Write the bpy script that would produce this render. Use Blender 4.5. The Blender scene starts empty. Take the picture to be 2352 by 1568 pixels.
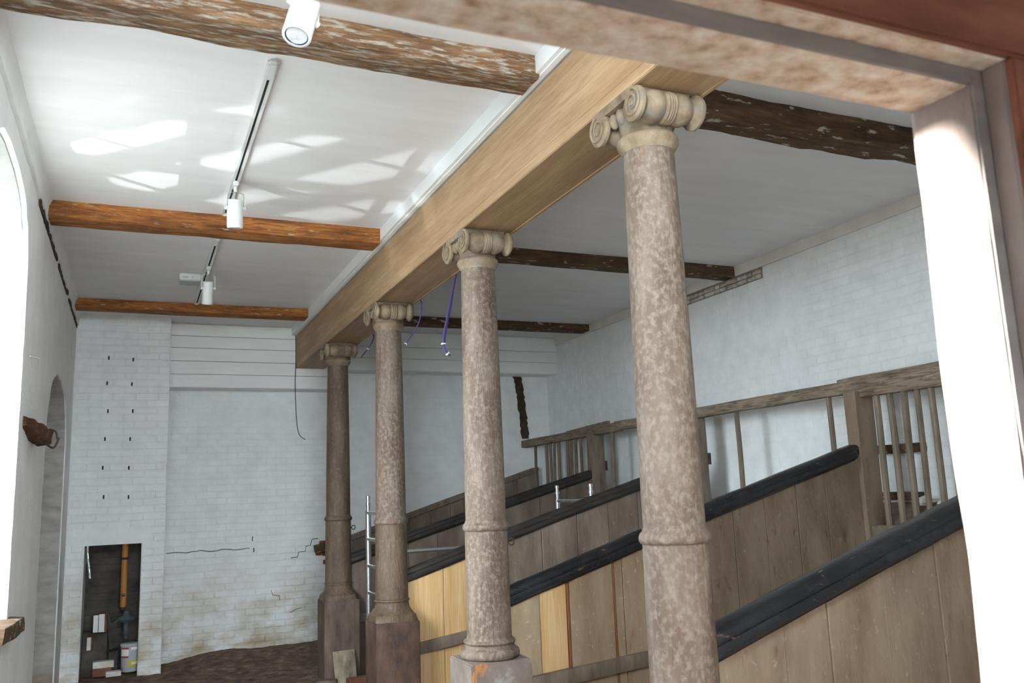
import bpy, bmesh, math, random
from mathutils import Vector, Matrix, noise
R = random.Random(7)
scene = bpy.context.scene
COL = scene.collection

# ------------------------------------------------------------------ camera
yaw, pit, rol = .417, .1736, -.0383
fw = Vector((math.sin(yaw)*math.cos(pit), math.cos(yaw)*math.cos(pit), math.sin(pit)))
rt = Vector((math.cos(yaw), -math.sin(yaw), 0)); up = rt.cross(fw)
r2 = rt*math.cos(rol)+up*math.sin(rol); u2 = -rt*math.sin(rol)+up*math.cos(rol)
cam = bpy.data.objects.new('camera', bpy.data.cameras.new('camera')); COL.objects.link(cam)
m = Matrix((r2, u2, -fw)).transposed().to_4x4(); m.translation = (0, 0, 1.6)
cam.matrix_world = m
cam.data.sensor_width = 22.3
cam.data.lens = 22.3*1974.54/2352
cam.data.clip_start = .05
cam.data.dof.use_dof = True; cam.data.dof.focus_distance = 7.0; cam.data.dof.aperture_fstop = 3.0
scene.camera = cam

# ------------------------------------------------------------------ light
vs = scene.view_settings
vs.view_transform = 'Standard'; vs.look = 'None'; vs.gamma = 1; vs.exposure = 5.12
scene.cycles.max_bounces = 16; scene.cycles.diffuse_bounces = 10; scene.cycles.glossy_bounces = 4; scene.cycles.sample_clamp_indirect = 8
w = bpy.data.worlds.new('sky'); scene.world = w; w.use_nodes = True
bg = w.node_tree.nodes['Background']
bg.inputs[0].default_value = (.81, .92, 1.0, 1); bg.inputs[1].default_value = 1.0
sun = bpy.data.objects.new('sun', bpy.data.lights.new('sun', 'SUN')); COL.objects.link(sun)
sun.data.energy = 2.3; sun.data.angle = math.radians(.6); sun.data.color = (1, .96, .9)
sun.rotation_euler = Vector((2.04, -3.43, -1.02)).to_track_quat('-Z', 'Y').to_euler()
def portal(name, loc, d, sx, sy):
    l = bpy.data.lights.new(name, 'AREA'); l.shape = 'RECTANGLE'; l.size = sx; l.size_y = sy
    l.cycles.is_portal = True
    o = bpy.data.objects.new(name, l); COL.objects.link(o); o.location = loc
    o.rotation_euler = Vector(d).to_track_quat('-Z', 'Y').to_euler()
portal('window_portal', (-1.15, 5.3, 2.25), (1, 0, 0), 1.95, 2.75)
portal('added_fanlight_portal', (.55, .9, 3.2), (0, 1, 0), 2.4, 1.2)
# added spot outside standing in for reflected sunlight: the glints on the ceiling
gl = bpy.data.objects.new('ground_glint', bpy.data.lights.new('ground_glint', 'SPOT')); COL.objects.link(gl)
gl.location = (-3.3, 4.25, -.15); gl.data.energy = 30; gl.data.spot_size = math.radians(24); gl.data.spot_blend = .5
gl.data.shadow_soft_size = .006; gl.data.color = (.93, .97, 1)
gl.rotation_euler = (Vector((.75, 6.0, 3.88))-gl.location).to_track_quat('-Z', 'Y').to_euler()

# ------------------------------------------------------------------ materials
MATS = {}
def mat(name, cols, scale=4, stretch=(1, 1, 1), detail=6, rough=.8, bump=.15, bscale=None, spec=.3, metal=0,
        over=None, over2=None, low=None, dist=0, rnd=0, bdist=.01, grain=None):
    """procedural material in world position. cols: colour ramp over noise; over / over2: (rgb, scale, stretch, lo, hi) patchy coat;
    low: (rgb, z_hi, z_lo, scale) dirt rising from below; grain: (rgb, scale, stretch, strength) dark lines"""
    if name in MATS: return MATS[name]
    M = bpy.data.materials.new(name); M.use_nodes = True; nt = M.node_tree; N = nt.nodes; L = nt.links
    b = N['Principled BSDF']
    b.inputs['Roughness'].default_value = rough; b.inputs['Metallic'].default_value = metal
    b.inputs['Specular IOR Level'].default_value = spec
    g = N.new('ShaderNodeNewGeometry')
    def mapped(s):
        v = N.new('ShaderNodeVectorMath'); v.operation = 'MULTIPLY'; L.new(g.outputs['Position'], v.inputs[0]); v.inputs[1].default_value = s
        return v.outputs[0]
    def nz(sc, s, det=detail, d=0):
        n = N.new('ShaderNodeTexNoise'); n.inputs['Scale'].default_value = sc; n.inputs['Detail'].default_value = det
        n.inputs['Roughness'].default_value = .6; n.inputs['Distortion'].default_value = d
        L.new(mapped(s), n.inputs['Vector']); return n.outputs['Fac']
    def ramp(src, cs):
        r = N.new('ShaderNodeValToRGB'); e = r.color_ramp.elements
        while len(e) < len(cs): e.new(.5)
        for k, (p, c) in enumerate(cs):
            e[k].position = p; e[k].color = (*c, 1) if not isinstance(c, (int, float)) else (c, c, c, 1)
        L.new(src, r.inputs[0]); return r.outputs[0]
    def mix(f, a, c, mode='MIX'):
        x = N.new('ShaderNodeMix'); x.data_type = 'RGBA'; x.blend_type = mode
        if isinstance(f, (int, float)): x.inputs[0].default_value = f
        else: L.new(f, x.inputs[0])
        for i, q in ((6, a), (7, c)):
            if isinstance(q, tuple): x.inputs[i].default_value = (*q, 1)
            else: L.new(q, x.inputs[i])
        return x.outputs[2]
    c = ramp(nz(scale, stretch, d=dist), cols)
    if rnd:
        oi = N.new('ShaderNodeObjectInfo'); c = mix(rnd, c, ramp(oi.outputs['Random'], [(0, (.45,)*3), (1, (1.0,)*3)]), 'MULTIPLY')
    if grain:
        f = ramp(nz(grain[1], grain[2], 4, 1.2), [(.38, grain[3]), (.55, 0.0)]); c = mix(f, c, grain[0])
    for ov in (over, over2):
        if ov: c = mix(ramp(nz(ov[1], ov[2], 8), [(ov[3], 0.0), (ov[4], 1.0)]), c, ov[0])
    if low:
        sx = N.new('ShaderNodeSeparateXYZ'); L.new(g.outputs['Position'], sx.inputs[0])
        mr = N.new('ShaderNodeMapRange'); mr.inputs[1].default_value = low[1]; mr.inputs[2].default_value = low[2]
        L.new(sx.outputs['Z'], mr.inputs[0])
        f = ramp(nz(low[3], (1, 1, 1.6), 6), [(.42, 0.0), (.68, 1.0)])
        mm = N.new('ShaderNodeMath'); mm.operation = 'MULTIPLY'; L.new(mr.outputs[0], mm.inputs[0]); L.new(f, mm.inputs[1])
        c = mix(mm.outputs[0], c, low[0])
    L.new(c, b.inputs['Base Color'])
    if bump:
        bn = N.new('ShaderNodeBump'); bn.inputs['Strength'].default_value = bump; bn.inputs['Distance'].default_value = bdist
        L.new(nz(bscale or scale*3, stretch, 8), bn.inputs['Height']); L.new(bn.outputs[0], b.inputs['Normal'])
    MATS[name] = M; return M
A3 = lambda v: (v, v, v)
plaster = mat('ceiling_plaster', [(.3, (.74, .725, .735)), (.7, (.81, .80, .815))], 1.2, (1, 5, 1), bump=.06, rough=.9)
gypsum = mat('smooth_white_plaster', [(.3, (.74, .75, .75)), (.7, (.79, .80, .80))], 2, bump=.04, rough=.8)
wallw = mat('limewashed_wall', [(.3, (.76, .765, .765)), (.7, (.86, .865, .87))], 3, bump=.5, bscale=14, rough=.9, bdist=.02)
brickw = mat('limewashed_brick', [(.3, (.76, .765, .765)), (.7, (.87, .875, .88))], 5, bump=.45, bscale=22, rough=.9, bdist=.012,
             rnd=.06, low=((.42, .34, .22), 1.1, -.2, 2.2))
wallb = mat('limewashed_joint', [(.3, (.72, .725, .72)), (.7, (.82, .825, .82))], 5, bump=.4, bscale=25, rough=.95,
            low=((.36, .29, .19), 1.1, -.2, 2.2))
plankw = mat('white_painted_plank', [(.3, (.78, .79, .79)), (.7, (.85, .855, .85))], 2, (1, 4, 8), bump=.05, rough=.6)
crown = mat('greyish_plaster_band', [(.3, (.62, .58, .54)), (.7, (.72, .69, .66))], 4, bump=.12)
oak = mat('new_oak', [(.25, (.29, .175, .09)), (.5, (.39, .25, .14)), (.75, (.47, .325, .195))], 2.2, (5, .45, 5), rough=.55, bump=.05,
          grain=((.25, .14, .07), 9, (9, .35, 9), .5))
OLDG = ((.06, .032, .017), 6, (.7, 9, 9), .6)
old1 = mat('old_beam_flaking_whitewash', [(.3, (.10, .052, .026)), (.55, (.23, .125, .062)), (.75, (.33, .20, .11))], 3, (1, 4, 4), rough=.85, bump=.7, bscale=10,
           grain=OLDG, over=((.42, .385, .34), 10, (.8, 4.5, 4.5), .50, .66), bdist=.02)
old2 = mat('old_beam_brown', [(.3, (.17, .058, .015)), (.55, (.39, .142, .036)), (.75, (.53, .23, .065))], 3, (1, 5, 5), rough=.8, bump=.6, bscale=10,
           grain=OLDG, over=((.46, .37, .28), 12, (.8, 4, 4), .60, .70), bdist=.02)
old3 = mat('old_beam_dark', [(.3, (.045, .026, .016)), (.55, (.12, .068, .036)), (.75, (.21, .135, .08))], 3, (1, 5, 5), rough=.85, bump=.6, bscale=10,
           grain=OLDG, over=((.42, .38, .32), 6, (1, 3, 3), .6, .64), bdist=.02)
colm = mat('weathered_column_paint', [(.25, (.078, .045, .029)), (.5, (.142, .097, .071)), (.75, (.215, .166, .134))], 5, (1.8, 1.8, .45), rough=.6, bump=.8, bscale=26,
           over=((.27, .215, .17), 42, (1, 1, .8), .46, .76), over2=((.145, .078, .04), 6, (2, 2, .5), .58, .80), spec=.35, bdist=.012)
colmd = mat('weathered_column_dark', [(.25, (.055, .032, .019)), (.5, (.112, .070, .043)), (.75, (.175, .122, .083))], 5, (1.8, 1.8, .45), rough=.5, bump=.8, bscale=26,
            over=((.20, .158, .122), 40, (1, 1, .7), .50, .84), over2=((.12, .062, .033), 6, (2, 2, .5), .56, .76), spec=.4, bdist=.012)
capm = mat('weathered_capital', [(.25, (.115, .075, .045)), (.5, (.235, .172, .112)), (.75, (.345, .275, .205))], 9, rough=.75, bump=.7, bscale=30,
           over2=((.17, .155, .145), 7, (1, 1, 1), .55, .75))
plin1 = mat('grey_chipped_plinth', [(.3, (.14, .105, .085)), (.7, (.245, .20, .172))], 6, bump=.4, over=((.45, .19, .06), 9, (2, 2, .5), .62, .68), over2=((.36, .34, .325), 6, (1, 1, 1), .60, .72))
plin2 = mat('dark_stained_plinth', [(.3, (.03, .02, .018)), (.55, (.10, .055, .04)), (.75, (.19, .11, .08))], 5, (1.5, 1.5, .8), rough=.45, bump=.4)
plin3 = mat('grey_brown_plinth', [(.3, (.07, .05, .04)), (.6, (.17, .125, .095)), (.8, (.27, .22, .18))], 5, (2, 2, .6), rough=.8, bump=.4)
worn = mat('pale_worn_board', [(.3, (.12, .09, .06)), (.6, (.34, .28, .20)), (.8, (.42, .36, .27))], 6, (2, 2, .8), bump=.4)
board = mat('stall_board', [(.25, (.165, .111, .070)), (.5, (.265, .190, .133)), (.75, (.36, .275, .20))], 2.6, (2.2, 1, .7), rough=.65, bump=.35, bscale=18, rnd=.25,
            over=((.36, .305, .245), 30, (1, 1, .8), .62, .74), over2=((.13, .062, .032), 9, (2.5, 1, .7), .60, .76))
boardd = mat('stall_board_dark', [(.25, (.12, .085, .066)), (.5, (.21, .155, .12)), (.75, (.30, .235, .19))], 2.6, (2.2, 1, .7), rough=.65, bump=.35, bscale=18, rnd=.25,
             over=((.35, .29, .24), 26, (1, 1, .8), .66, .74), over2=((.20, .075, .04), 7, (3, 1, .8), .68, .74))
pine = mat('new_pine_board', [(.25, (.58, .345, .15)), (.5, (.68, .44, .215)), (.75, (.76, .54, .30))], 2.2, (7, 1, .5), rough=.5, bump=.04,
           grain=((.56, .31, .12), 7, (7, 1, .28), .6))
boardlit = mat('stall_board_window_lit', [(.25, (.235, .145, .08)), (.5, (.375, .26, .165)), (.75, (.48, .36, .245))], 2.6, (2.2, 1, .7), rough=.65, bump=.35, bscale=18, rnd=.2,
             over=((.55, .46, .36), 30, (1, 1, .8), .62, .72), over2=((.34, .15, .05), 7, (3, 1, .6), .64, .72))  # stall board colour lightened to stand for window light on the second partition
redw = mat('red_brown_edge', [(.3, (.22, .07, .03)), (.7, (.36, .14, .06))], 6, (3, 3, .6))
black = mat('worn_black_paint', [(.3, (.008, .008, .0095)), (.7, (.024, .024, .027))], 6, rough=.27, bump=.35, bscale=20, spec=.5,
            over=((.13, .085, .058), 10, (1, 2, 3), .63, .72))
blackb = mat('worn_black_brown_paint', [(.3, (.016, .015, .015)), (.6, (.04, .032, .028)), (.8, (.09, .055, .038))], 6, (1, 2, 3), rough=.45, bump=.3, bscale=20, spec=.4,
             over=((.19, .13, .09), 8, (1, 3, 3), .66, .73))
rackw = mat('rack_timber', [(.3, (.16, .115, .08)), (.55, (.27, .205, .148)), (.75, (.36, .29, .215))], 4, (4, .8, 4), bump=.5, bscale=12,
            grain=((.07, .05, .035), 8, (8, .6, 8), .7))
rackd = mat('rack_bar_timber', [(.3, (.12, .09, .065)), (.6, (.22, .17, .128)), (.8, (.30, .24, .185))], 5, (3, 3, .6), bump=.4)
alu = mat('scaffold_aluminium', [(.3, A3(.62)), (.7, A3(.78))], 12, rough=.32, metal=.9, bump=.05)
dirt = mat('rubbly_earth', [(.3, (.084, .056, .040)), (.55, (.210, .144, .103)), (.75, (.378, .275, .201))], 9, bump=1, bscale=26, rough=.95, bdist=.03)
white = mat('white_enamel', [(.3, A3(.66)), (.7, A3(.70))], 3, rough=.3, bump=0, spec=.5)
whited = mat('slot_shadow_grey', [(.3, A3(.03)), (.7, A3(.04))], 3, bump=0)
lensm = mat('lamp_lens', [(.3, (.55, .57, .66)), (.7, (.75, .76, .84))], 60, rough=.15, bump=.1, spec=.8)
ringm = mat('lamp_dark_ring', [(.3, (.015, .015, .04)), (.7, (.02, .02, .05))], 3, rough=.3, bump=0)
purple = mat('purple_cable', [(.3, (.075, .045, .16)), (.7, (.095, .06, .20))], 3, rough=.5, bump=0)
blackc = mat('dark_cable', [(.3, A3(.03)), (.7, A3(.05))], 3, bump=0)
tape = mat('white_tape', [(.3, A3(.8)), (.7, A3(.85))], 3, bump=0)
iron = mat('rusty_iron', [(.3, (.03, .022, .018)), (.7, (.10, .06, .042))], 20, rough=.7, bump=.3)
redbrick = mat('bare_red_brick', [(.3, (.16, .06, .04)), (.55, (.26, .10, .06)), (.75, (.34, .17, .11))], 12, bump=.6, bscale=30, rnd=.3)
rubble = mat('whitened_rubble', [(.3, (.36, .29, .23)), (.55, (.64, .60, .55)), (.8, (.78, .77, .74))], 14, bump=.6, bscale=30, rnd=.4)
dkgap = mat('dark_earth_mortar', [(.3, (.03, .02, .015)), (.7, (.09, .058, .04))], 10, bump=.9, bscale=30, bdist=.03)
framew = mat('door_frame_speckled_paint', [(.28, (.36, .22, .14)), (.45, (.62, .45, .33)), (.6, (.74, .61, .49)), (.75, (.84, .75, .65))], 26, (.8, 1, 1), rough=.75, bump=.5, bscale=40,
             over=((.46, .29, .18), 14, (1, 1, 1), .60, .74))
framei = mat('door_frame_shade_grey', [(.3, (.168, .138, .126)), (.7, (.288, .240, .222))], 6, (.6, 2, 2), rough=.6)  # rebate faces greyed in colour for the shade on them
framej = mat('door_jamb_worn_paint', [(.3, (.22, .165, .148)), (.7, (.34, .27, .245))], 6, (2, 2, .8), rough=.7, bump=.3)
frameo = mat('door_frame_red_brown', [(.3, (.15, .055, .032)), (.7, (.33, .13, .08))], 4, (.5, 2, 2), rough=.6, bump=.2, spec=.12)
orange = mat('orange_clay_pipe', [(.3, (.36, .15, .03)), (.7, (.46, .21, .05))], 5, rough=.45, bump=.05)
silver = mat('silver_duct', [(.3, A3(.5)), (.7, A3(.8))], 40, rough=.25, metal=1, bump=.6, bscale=60)
greym = mat('dark_grey_metal', [(.3, (.05, .055, .06)), (.7, (.12, .125, .13))], 9, rough=.4, bump=.1)
tub = mat('pale_grey_plastic', [(.3, (.40, .42, .44)), (.7, (.50, .52, .54))], 5, rough=.4, bump=0)
lred = mat('label_red', [(.3, (.50, .06, .03)), (.7, (.55, .07, .04))], 3, bump=0)
lyel = mat('label_yellow', [(.3, (.55, .46, .06)), (.7, (.60, .50, .07))], 3, bump=0)
grass = mat('dark_tarmac', [(.3, (.05, .052, .05)), (.7, (.085, .085, .08))], 6, bump=.3)
frw = mat('window_frame_paint', [(.3, A3(.70)), (.7, A3(.78))], 4, rough=.5, bump=.05)
def glass():
    M = bpy.data.materials.new('window_glass'); M.use_nodes = True; nt = M.node_tree
    for n in list(nt.nodes): nt.nodes.remove(n)
    o = nt.nodes.new('ShaderNodeOutputMaterial'); mx = nt.nodes.new('ShaderNodeMixShader'); t = nt.nodes.new('ShaderNodeBsdfTransparent')
    gl = nt.nodes.new('ShaderNodeBsdfGlossy'); gl.inputs['Roughness'].default_value = .02; mx.inputs[0].default_value = .08
    t.inputs[0].default_value = (.97, .99, .98, 1)
    nt.links.new(t.outputs[0], mx.inputs[1]); nt.links.new(gl.outputs[0], mx.inputs[2]); nt.links.new(mx.outputs[0], o.inputs[0]); return M
glassm = glass()
stepm = mat('bounce_step_stone', [(.3, (.55, .52, .48)), (.7, (.68, .65, .61))], 5, bump=.2)
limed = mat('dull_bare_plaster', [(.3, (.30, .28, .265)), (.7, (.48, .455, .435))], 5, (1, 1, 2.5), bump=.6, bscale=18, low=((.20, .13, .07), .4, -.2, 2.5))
redstub = mat('rotten_red_brown_timber', [(.3, (.04, .016, .009)), (.55, (.10, .036, .018)), (.75, (.20, .11, .065))], 12, (2, 1, 2), bump=1, bscale=30, bdist=.02)
revdim = mat('reveal_dimming_lining', [(.3, (.40, .40, .39)), (.7, (.50, .50, .49))], 5, bump=.4, bscale=20)
brmort = mat('brown_lime_mortar', [(.3, (.17, .125, .09)), (.7, (.36, .29, .22))], 16, bump=.6, bscale=30)
lobby = mat('added_lobby_plaster', [(.3, (.42, .38, .34)), (.7, (.50, .46, .42))], 2, bump=.1)
hearth_shade = mat('shaded_limewashed_brick', [(.3, (.035, .03, .027)), (.7, (.11, .095, .085))], 5, bump=.5, bscale=25)  # whitish brick darkened in its colour for the shade inside the fireplace

# ------------------------------------------------------------------ mesh helpers
def wloc(o):
    v = Vector(o.location)
    while o.parent: o = o.parent; v += o.location
    return v
class MB:
    def __init__(s): s.v = []; s.f = []; s.sm = []
    def add(s, vs, fs, smooth=False):
        k = len(s.v); s.v += [tuple(q) for q in vs]; s.f += [tuple(i+k for i in f) for f in fs]; s.sm += [smooth]*len(fs); return s
    def box(s, x0, x1, y0, y1, z0, z1):
        return s.add([(x, y, z) for x in (x0, x1) for y in (y0, y1) for z in (z0, z1)],
                     [(0, 1, 3, 2), (4, 6, 7, 5), (0, 4, 5, 1), (2, 3, 7, 6), (0, 2, 6, 4), (1, 5, 7, 3)])
    def ring_loft(s, rings, smooth=True, cap=True, closed=False):
        n = len(rings[0]); vs = [p for r in rings for p in r]; fs = []
        m_ = len(rings) if closed else len(rings)-1
        for i in range(m_):
            a = i*n; b = ((i+1) % len(rings))*n
            for j in range(n): fs.append((a+j, a+(j+1) % n, b+(j+1) % n, b+j))
        if cap and not closed: fs += [tuple(range(n))[::-1], tuple((len(rings)-1)*n+j for j in range(n))]
        return s.add(vs, fs, smooth)
    def lathe(s, prof, o, axis='Z', n=32, smooth=True, cap=True):
        """prof: [(r, h)] along axis from o"""
        rings = []
        for r, h in prof:
            rg = []
            for j in range(n):
                a = 2*math.pi*j/n; c, d = r*math.cos(a), r*math.sin(a)
                rg.append({'Z': (o[0]+c, o[1]+d, o[2]+h), 'X': (o[0]+h, o[1]+c, o[2]+d), 'Y': (o[0]+d, o[1]+h, o[2]+c)}[axis])
            rings.append(rg)
        return s.ring_loft(rings, smooth, cap)
    def tube(s, pts, r, n=8, closed=False):
        pts = [Vector(p) for p in pts]; rings = []; prev = None
        for i, p in enumerate(pts):
            if closed: d = pts[(i+1) % len(pts)]-pts[i-1]
            else: d = pts[min(i+1, len(pts)-1)]-pts[max(i-1, 0)]
            d.normalize()
            u = (prev or Vector((0, 0, 1) if abs(d.z) < .9 else (1, 0, 0)))
            u = (u-d*u.dot(d)).normalized(); prev = u; v = d.cross(u)
            rr = r[i] if isinstance(r, (list, tuple)) else r
            rings.append([tuple(p+(u*math.cos(2*math.pi*j/n)+v*math.sin(2*math.pi*j/n))*rr) for j in range(n)])
        return s.ring_loft(rings, True, True, closed)
    def build(s, name, material, parent=None, bevel=0, seg=1):
        me = bpy.data.meshes.new(name)
        off = wloc(parent) if parent else Vector((0, 0, 0))
        me.from_pydata([tuple(Vector(q)-off) for q in s.v], [], s.f)
        bm = bmesh.new(); bm.from_mesh(me)
        bmesh.ops.recalc_face_normals(bm, faces=bm.faces)
        bm.faces.ensure_lookup_table()
        if bevel:
            bmesh.ops.bevel(bm, geom=list(bm.edges), offset=bevel, segments=seg, affect='EDGES')
        else:
            for i, f in enumerate(bm.faces):
                f.smooth = s.sm[i] if i < len(s.sm) else False
            if any(s.sm):
                for e in bm.edges:
                    if len(e.link_faces) == 2 and e.calc_face_angle(0) > .75: e.smooth = False
        bm.to_mesh(me); bm.free()
        me.materials.append(material)
        o = bpy.data.objects.new(name, me); COL.objects.link(o); o.parent = parent
        return o
def bez(pts, n=8):
    """catmull-rom"""
    P = [Vector(p) for p in pts]; out = []
    for i in range(len(P)-1):
        a, b, c, d = P[max(i-1, 0)], P[i], P[i+1], P[min(i+2, len(P)-1)]
        for k in range(n):
            t = k/n
            out.append(.5*((2*b)+(c-a)*t+(2*a-5*b+4*c-d)*t*t+(3*b-3*c+d-a)*t**3))
    out.append(P[-1]); return out
def thing(name, label, cat, loc, group=None):
    o = bpy.data.objects.new(name, None); COL.objects.link(o); o.location = loc; o.empty_display_size = .1
    return tag(o, label, cat, group)
def tag(o, label, cat, group=None):
    o['label'] = label; o['category'] = cat
    if group: o['group'] = group
    return o
def struct(o, label=None):
    o['kind'] = 'structure'
    if label: o['label'] = label
    return o
def rough_beam(p0, p1, w, h, amp, seed, seg=36, k=4):
    """hewn timber: lofted wavy cross-section, p0->p1 centre line, w horizontal, h vertical"""
    b = MB(); p0, p1 = Vector(p0), Vector(p1); d = (p1-p0).normalized()
    up_ = Vector((0, 0, 1)) if abs(d.z) < .9 else Vector((0, 1, 0))
    u = d.cross(up_).normalized(); v = u.cross(d); c = min(w, h)*.075
    base = []
    for (sx, sy) in ((-1, -1), (1, -1), (1, 1), (-1, 1)):
        cx_, cy_ = sx*(w/2-c), sy*(h/2-c); a0 = {(-1, -1): 180, (1, -1): 270, (1, 1): 0, (-1, 1): 90}[(sx, sy)]
        for t in (0, 45, 90): base.append((cx_+c*math.cos(math.radians(a0+t)), cy_+c*math.sin(math.radians(a0+t))))
        nx = {(-1, -1): (1, -1), (1, -1): (1, 1), (1, 1): (-1, 1), (-1, 1): (-1, -1)}[(sx, sy)]
        e0 = base[-1]; e1x = nx[0]*(w/2-c) + (c*math.cos(math.radians(a0+90))); e1y = nx[1]*(h/2-c) + c*math.sin(math.radians(a0+90))
        base.append(((e0[0]+e1x)/2, (e0[1]+e1y)/2))
    rings = []
    L = (p1-p0).length
    for i in range(seg+1):
        t = i/seg; p = p0.lerp(p1, t)
        bow = noise.noise(Vector((t*L*.7, seed*3.1, 0)))*amp*1.5; bow2 = noise.noise(Vector((t*L*.7, seed*3.1, 9)))*amp
        rg = []
        for j, (x, y) in enumerate(base):
            q = noise.noise(Vector((t*L*2.2, x*9+seed*5, y*9)))*amp + noise.noise(Vector((t*L*9, x*30+seed, y*30)))*amp*.35
            s = 1+q/max(w, h)*2
            rg.append(tuple(p+u*(x*s+bow)+v*(y*s+bow2)))
        rings.append(rg)
    return b.ring_loft(rings, True, True)
def copies(proto, name, spots, parent):
    """share proto's mesh; spots in world coordinates"""
    off = wloc(parent) if parent else Vector((0, 0, 0)); out = []
    for i, s in enumerate(spots):
        o = proto if i == 0 else proto.copy()
        if i: COL.objects.link(o)
        o.name = name; o.parent = parent; o.location = Vector(s)-off; out.append(o)
    return out

# ------------------------------------------------------------------ dimensions (metres)
FZ, CZ = -.30, 3.88
XL, XR, YB, YF = -.668, 5.82, 11.86, 1.13
DOOR = (-.5, 1.6); XC = 2.105; CY = [3.135, 5.28, 7.54, 9.69]
BX0, BX1, BZ0, BZ1 = 1.945, 2.315, 3.33, 3.765

# ------------------------------------------------------------------ floor, ground, ceiling
b = MB(); nx, ny = 90, 140
vs_ = []
for j in range(ny+1):
    for i in range(nx+1):
        x = XL-.45+(XR+.65-XL)*i/nx; y = .75+(YB+.2-.75)*j/ny
        z = FZ+.018*noise.noise(Vector((x*3, y*3, 0)))+.014*noise.noise(Vector((x*9, y*9, 3)))+.008*noise.noise(Vector((x*22, y*22, 5)))
        mound = max(0, min(1, (y-10.6)/1.0))*max(0, min(1, (x-.45)/.5))*.085
        z += mound
        vs_.append((x, y, z))
fs_ = [(j*(nx+1)+i, j*(nx+1)+i+1, (j+1)*(nx+1)+i+1, (j+1)*(nx+1)+i) for j in range(ny) for i in range(nx)]
b.add(vs_, fs_, True); struct(b.build('floor', dirt), 'dark rubbly earth floor')
b = MB(); b.box(-30, 30, -25, 35, -.62, -.36); struct(b.build('ground', grass), 'dark ground outside the building')
b = MB(); b.box(XL-.45, XR+.25, .9, YB+.25, CZ, CZ+.2); struct(b.build('ceiling', plaster), 'off-white plaster ceiling')

b = MB(); b.box(DOOR[0], DOOR[1], .80, 1.75, FZ-.05, FZ+.05); struct(b.build('floor_bounce_step', stepm, None, .015, 2), 'pale stone step added to bounce light onto the lintel')  # step added for its pale top, which bounces light up to the lintel
# ------------------------------------------------------------------ walls
def filled(name, outer, holes, material, axis, at, depth, parent=None, splay=0):
    """wall slab from 2D outline with holes; axis 'X': points are (y,z) on plane x=at, extruded by depth"""
    bm = bmesh.new(); loops = []
    P = (lambda a, c, d: (d, a, c)) if axis == 'X' else (lambda a, c, d: (a, d, c))
    for lp in [outer]+holes:
        vv = [bm.verts.new(P(a, c, at)) for a, c in lp]
        ee = [bm.edges.new((vv[i], vv[(i+1) % len(vv)])) for i in range(len(vv))]; loops.append((lp, vv))
    bmesh.ops.triangle_fill(bm, use_beauty=True, use_dissolve=False, edges=bm.edges[:])
    fr = list(bm.faces)
    back = []
    for k, (lp, vv) in enumerate(loops):
        ca = sum(p[0] for p in lp)/len(lp); cc = sum(p[1] for p in lp)/len(lp); s = 1-splay if k else 1
        back.append([bm.verts.new(P(ca+(a-ca)*s, cc+(c-cc)*s, at+depth)) for a, c in lp])
    mp = {}
    for (lp, vv), bb in zip(loops, back):
        for p, q in zip(vv, bb): mp[p] = q
        for i in range(len(vv)): bm.faces.new((vv[i], vv[(i+1) % len(vv)], bb[(i+1) % len(vv)], bb[i]))
    for f in fr: bm.faces.new([mp[q] for q in reversed(f.verts)])
    bmesh.ops.recalc_face_normals(bm, faces=bm.faces)
    me = bpy.data.meshes.new(name); bm.to_mesh(me); bm.free(); me.materials.append(material)
    o = bpy.data.objects.new(name, me); COL.objects.link(o); o.parent = parent; return o
def arch(y0, y1, z0, zs, zt, p=3, n=20, jit=.0, seed=1, nz_=12):
    rr = random.Random(seed); J = lambda: rr.uniform(-jit, jit)
    c, h = (y0+y1)/2, (y1-y0)/2; pts = [(y0, z0), (y1, z0)]
    for k in range(1, nz_): pts.append((y1+J(), z0+(zs-z0)*k/nz_))
    for k in range(n+1):
        t = math.pi*k/n; cc, ss = math.cos(t), math.sin(t)
        pts.append((c+h*math.copysign(abs(cc)**(2/p), cc)+J(), zs+(zt-zs)*abs(ss)**(2/p)+J()))
    for k in range(1, nz_): pts.append((y0+J(), zs+(z0-zs)*k/nz_))
    return pts
WA = (4.40, 6.20, .93, 2.75, 3.575)
holeA = arch(*WA, p=3, jit=.012, seed=3, n=26, nz_=24)
holeN = arch(8.05, 10.42, FZ-.05, 2.15, 2.85, p=2.2, jit=.014, seed=5, n=22, nz_=26)
def rect(a0, a1, c0, c1): return [(a0, c0), (a1, c0), (a1, c1), (a0, c1)]
WL = filled('wall_left', rect(.9, YB+.25, FZ-.1, CZ), [holeA, holeN], wallw, 'X', XL, -.45, splay=.08)
struct(WL, 'rough limewashed side wall with arched window')
b = MB(); b.box(XL-.50, XL-.36, 7.8, 10.7, FZ-.1, 3.1)
struct(b.build('wall_recess', wallw), 'blocked back of the arched recess')
b = MB(); b.box(XR, XR+.25, .9, YB+.25, FZ-.1, CZ); WR = b.build('wall_right', wallb); struct(WR, 'white painted brick wall behind the hay rack')
b = MB(); b.box(XL-.45, XR+.25, YB, YB+.25, FZ-.1, CZ); WB = b.build('wall_back', wallb); struct(WB, 'white painted brick end wall')
DX0, DX1, DZ = -.5, 1.40, 2.328
DF = filled('wall_front', rect(XL-.45, XR+.25, FZ-.1, CZ), [rect(DX0-.06, DX1+.06, FZ-.09, DZ+.06), arch(-.6, 1.7, 2.68, 3.3, 3.78, p=3, n=20, nz_=4)], wallw, 'Y', YF, -.165)
struct(DF, 'wall around the doorway')

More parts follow.
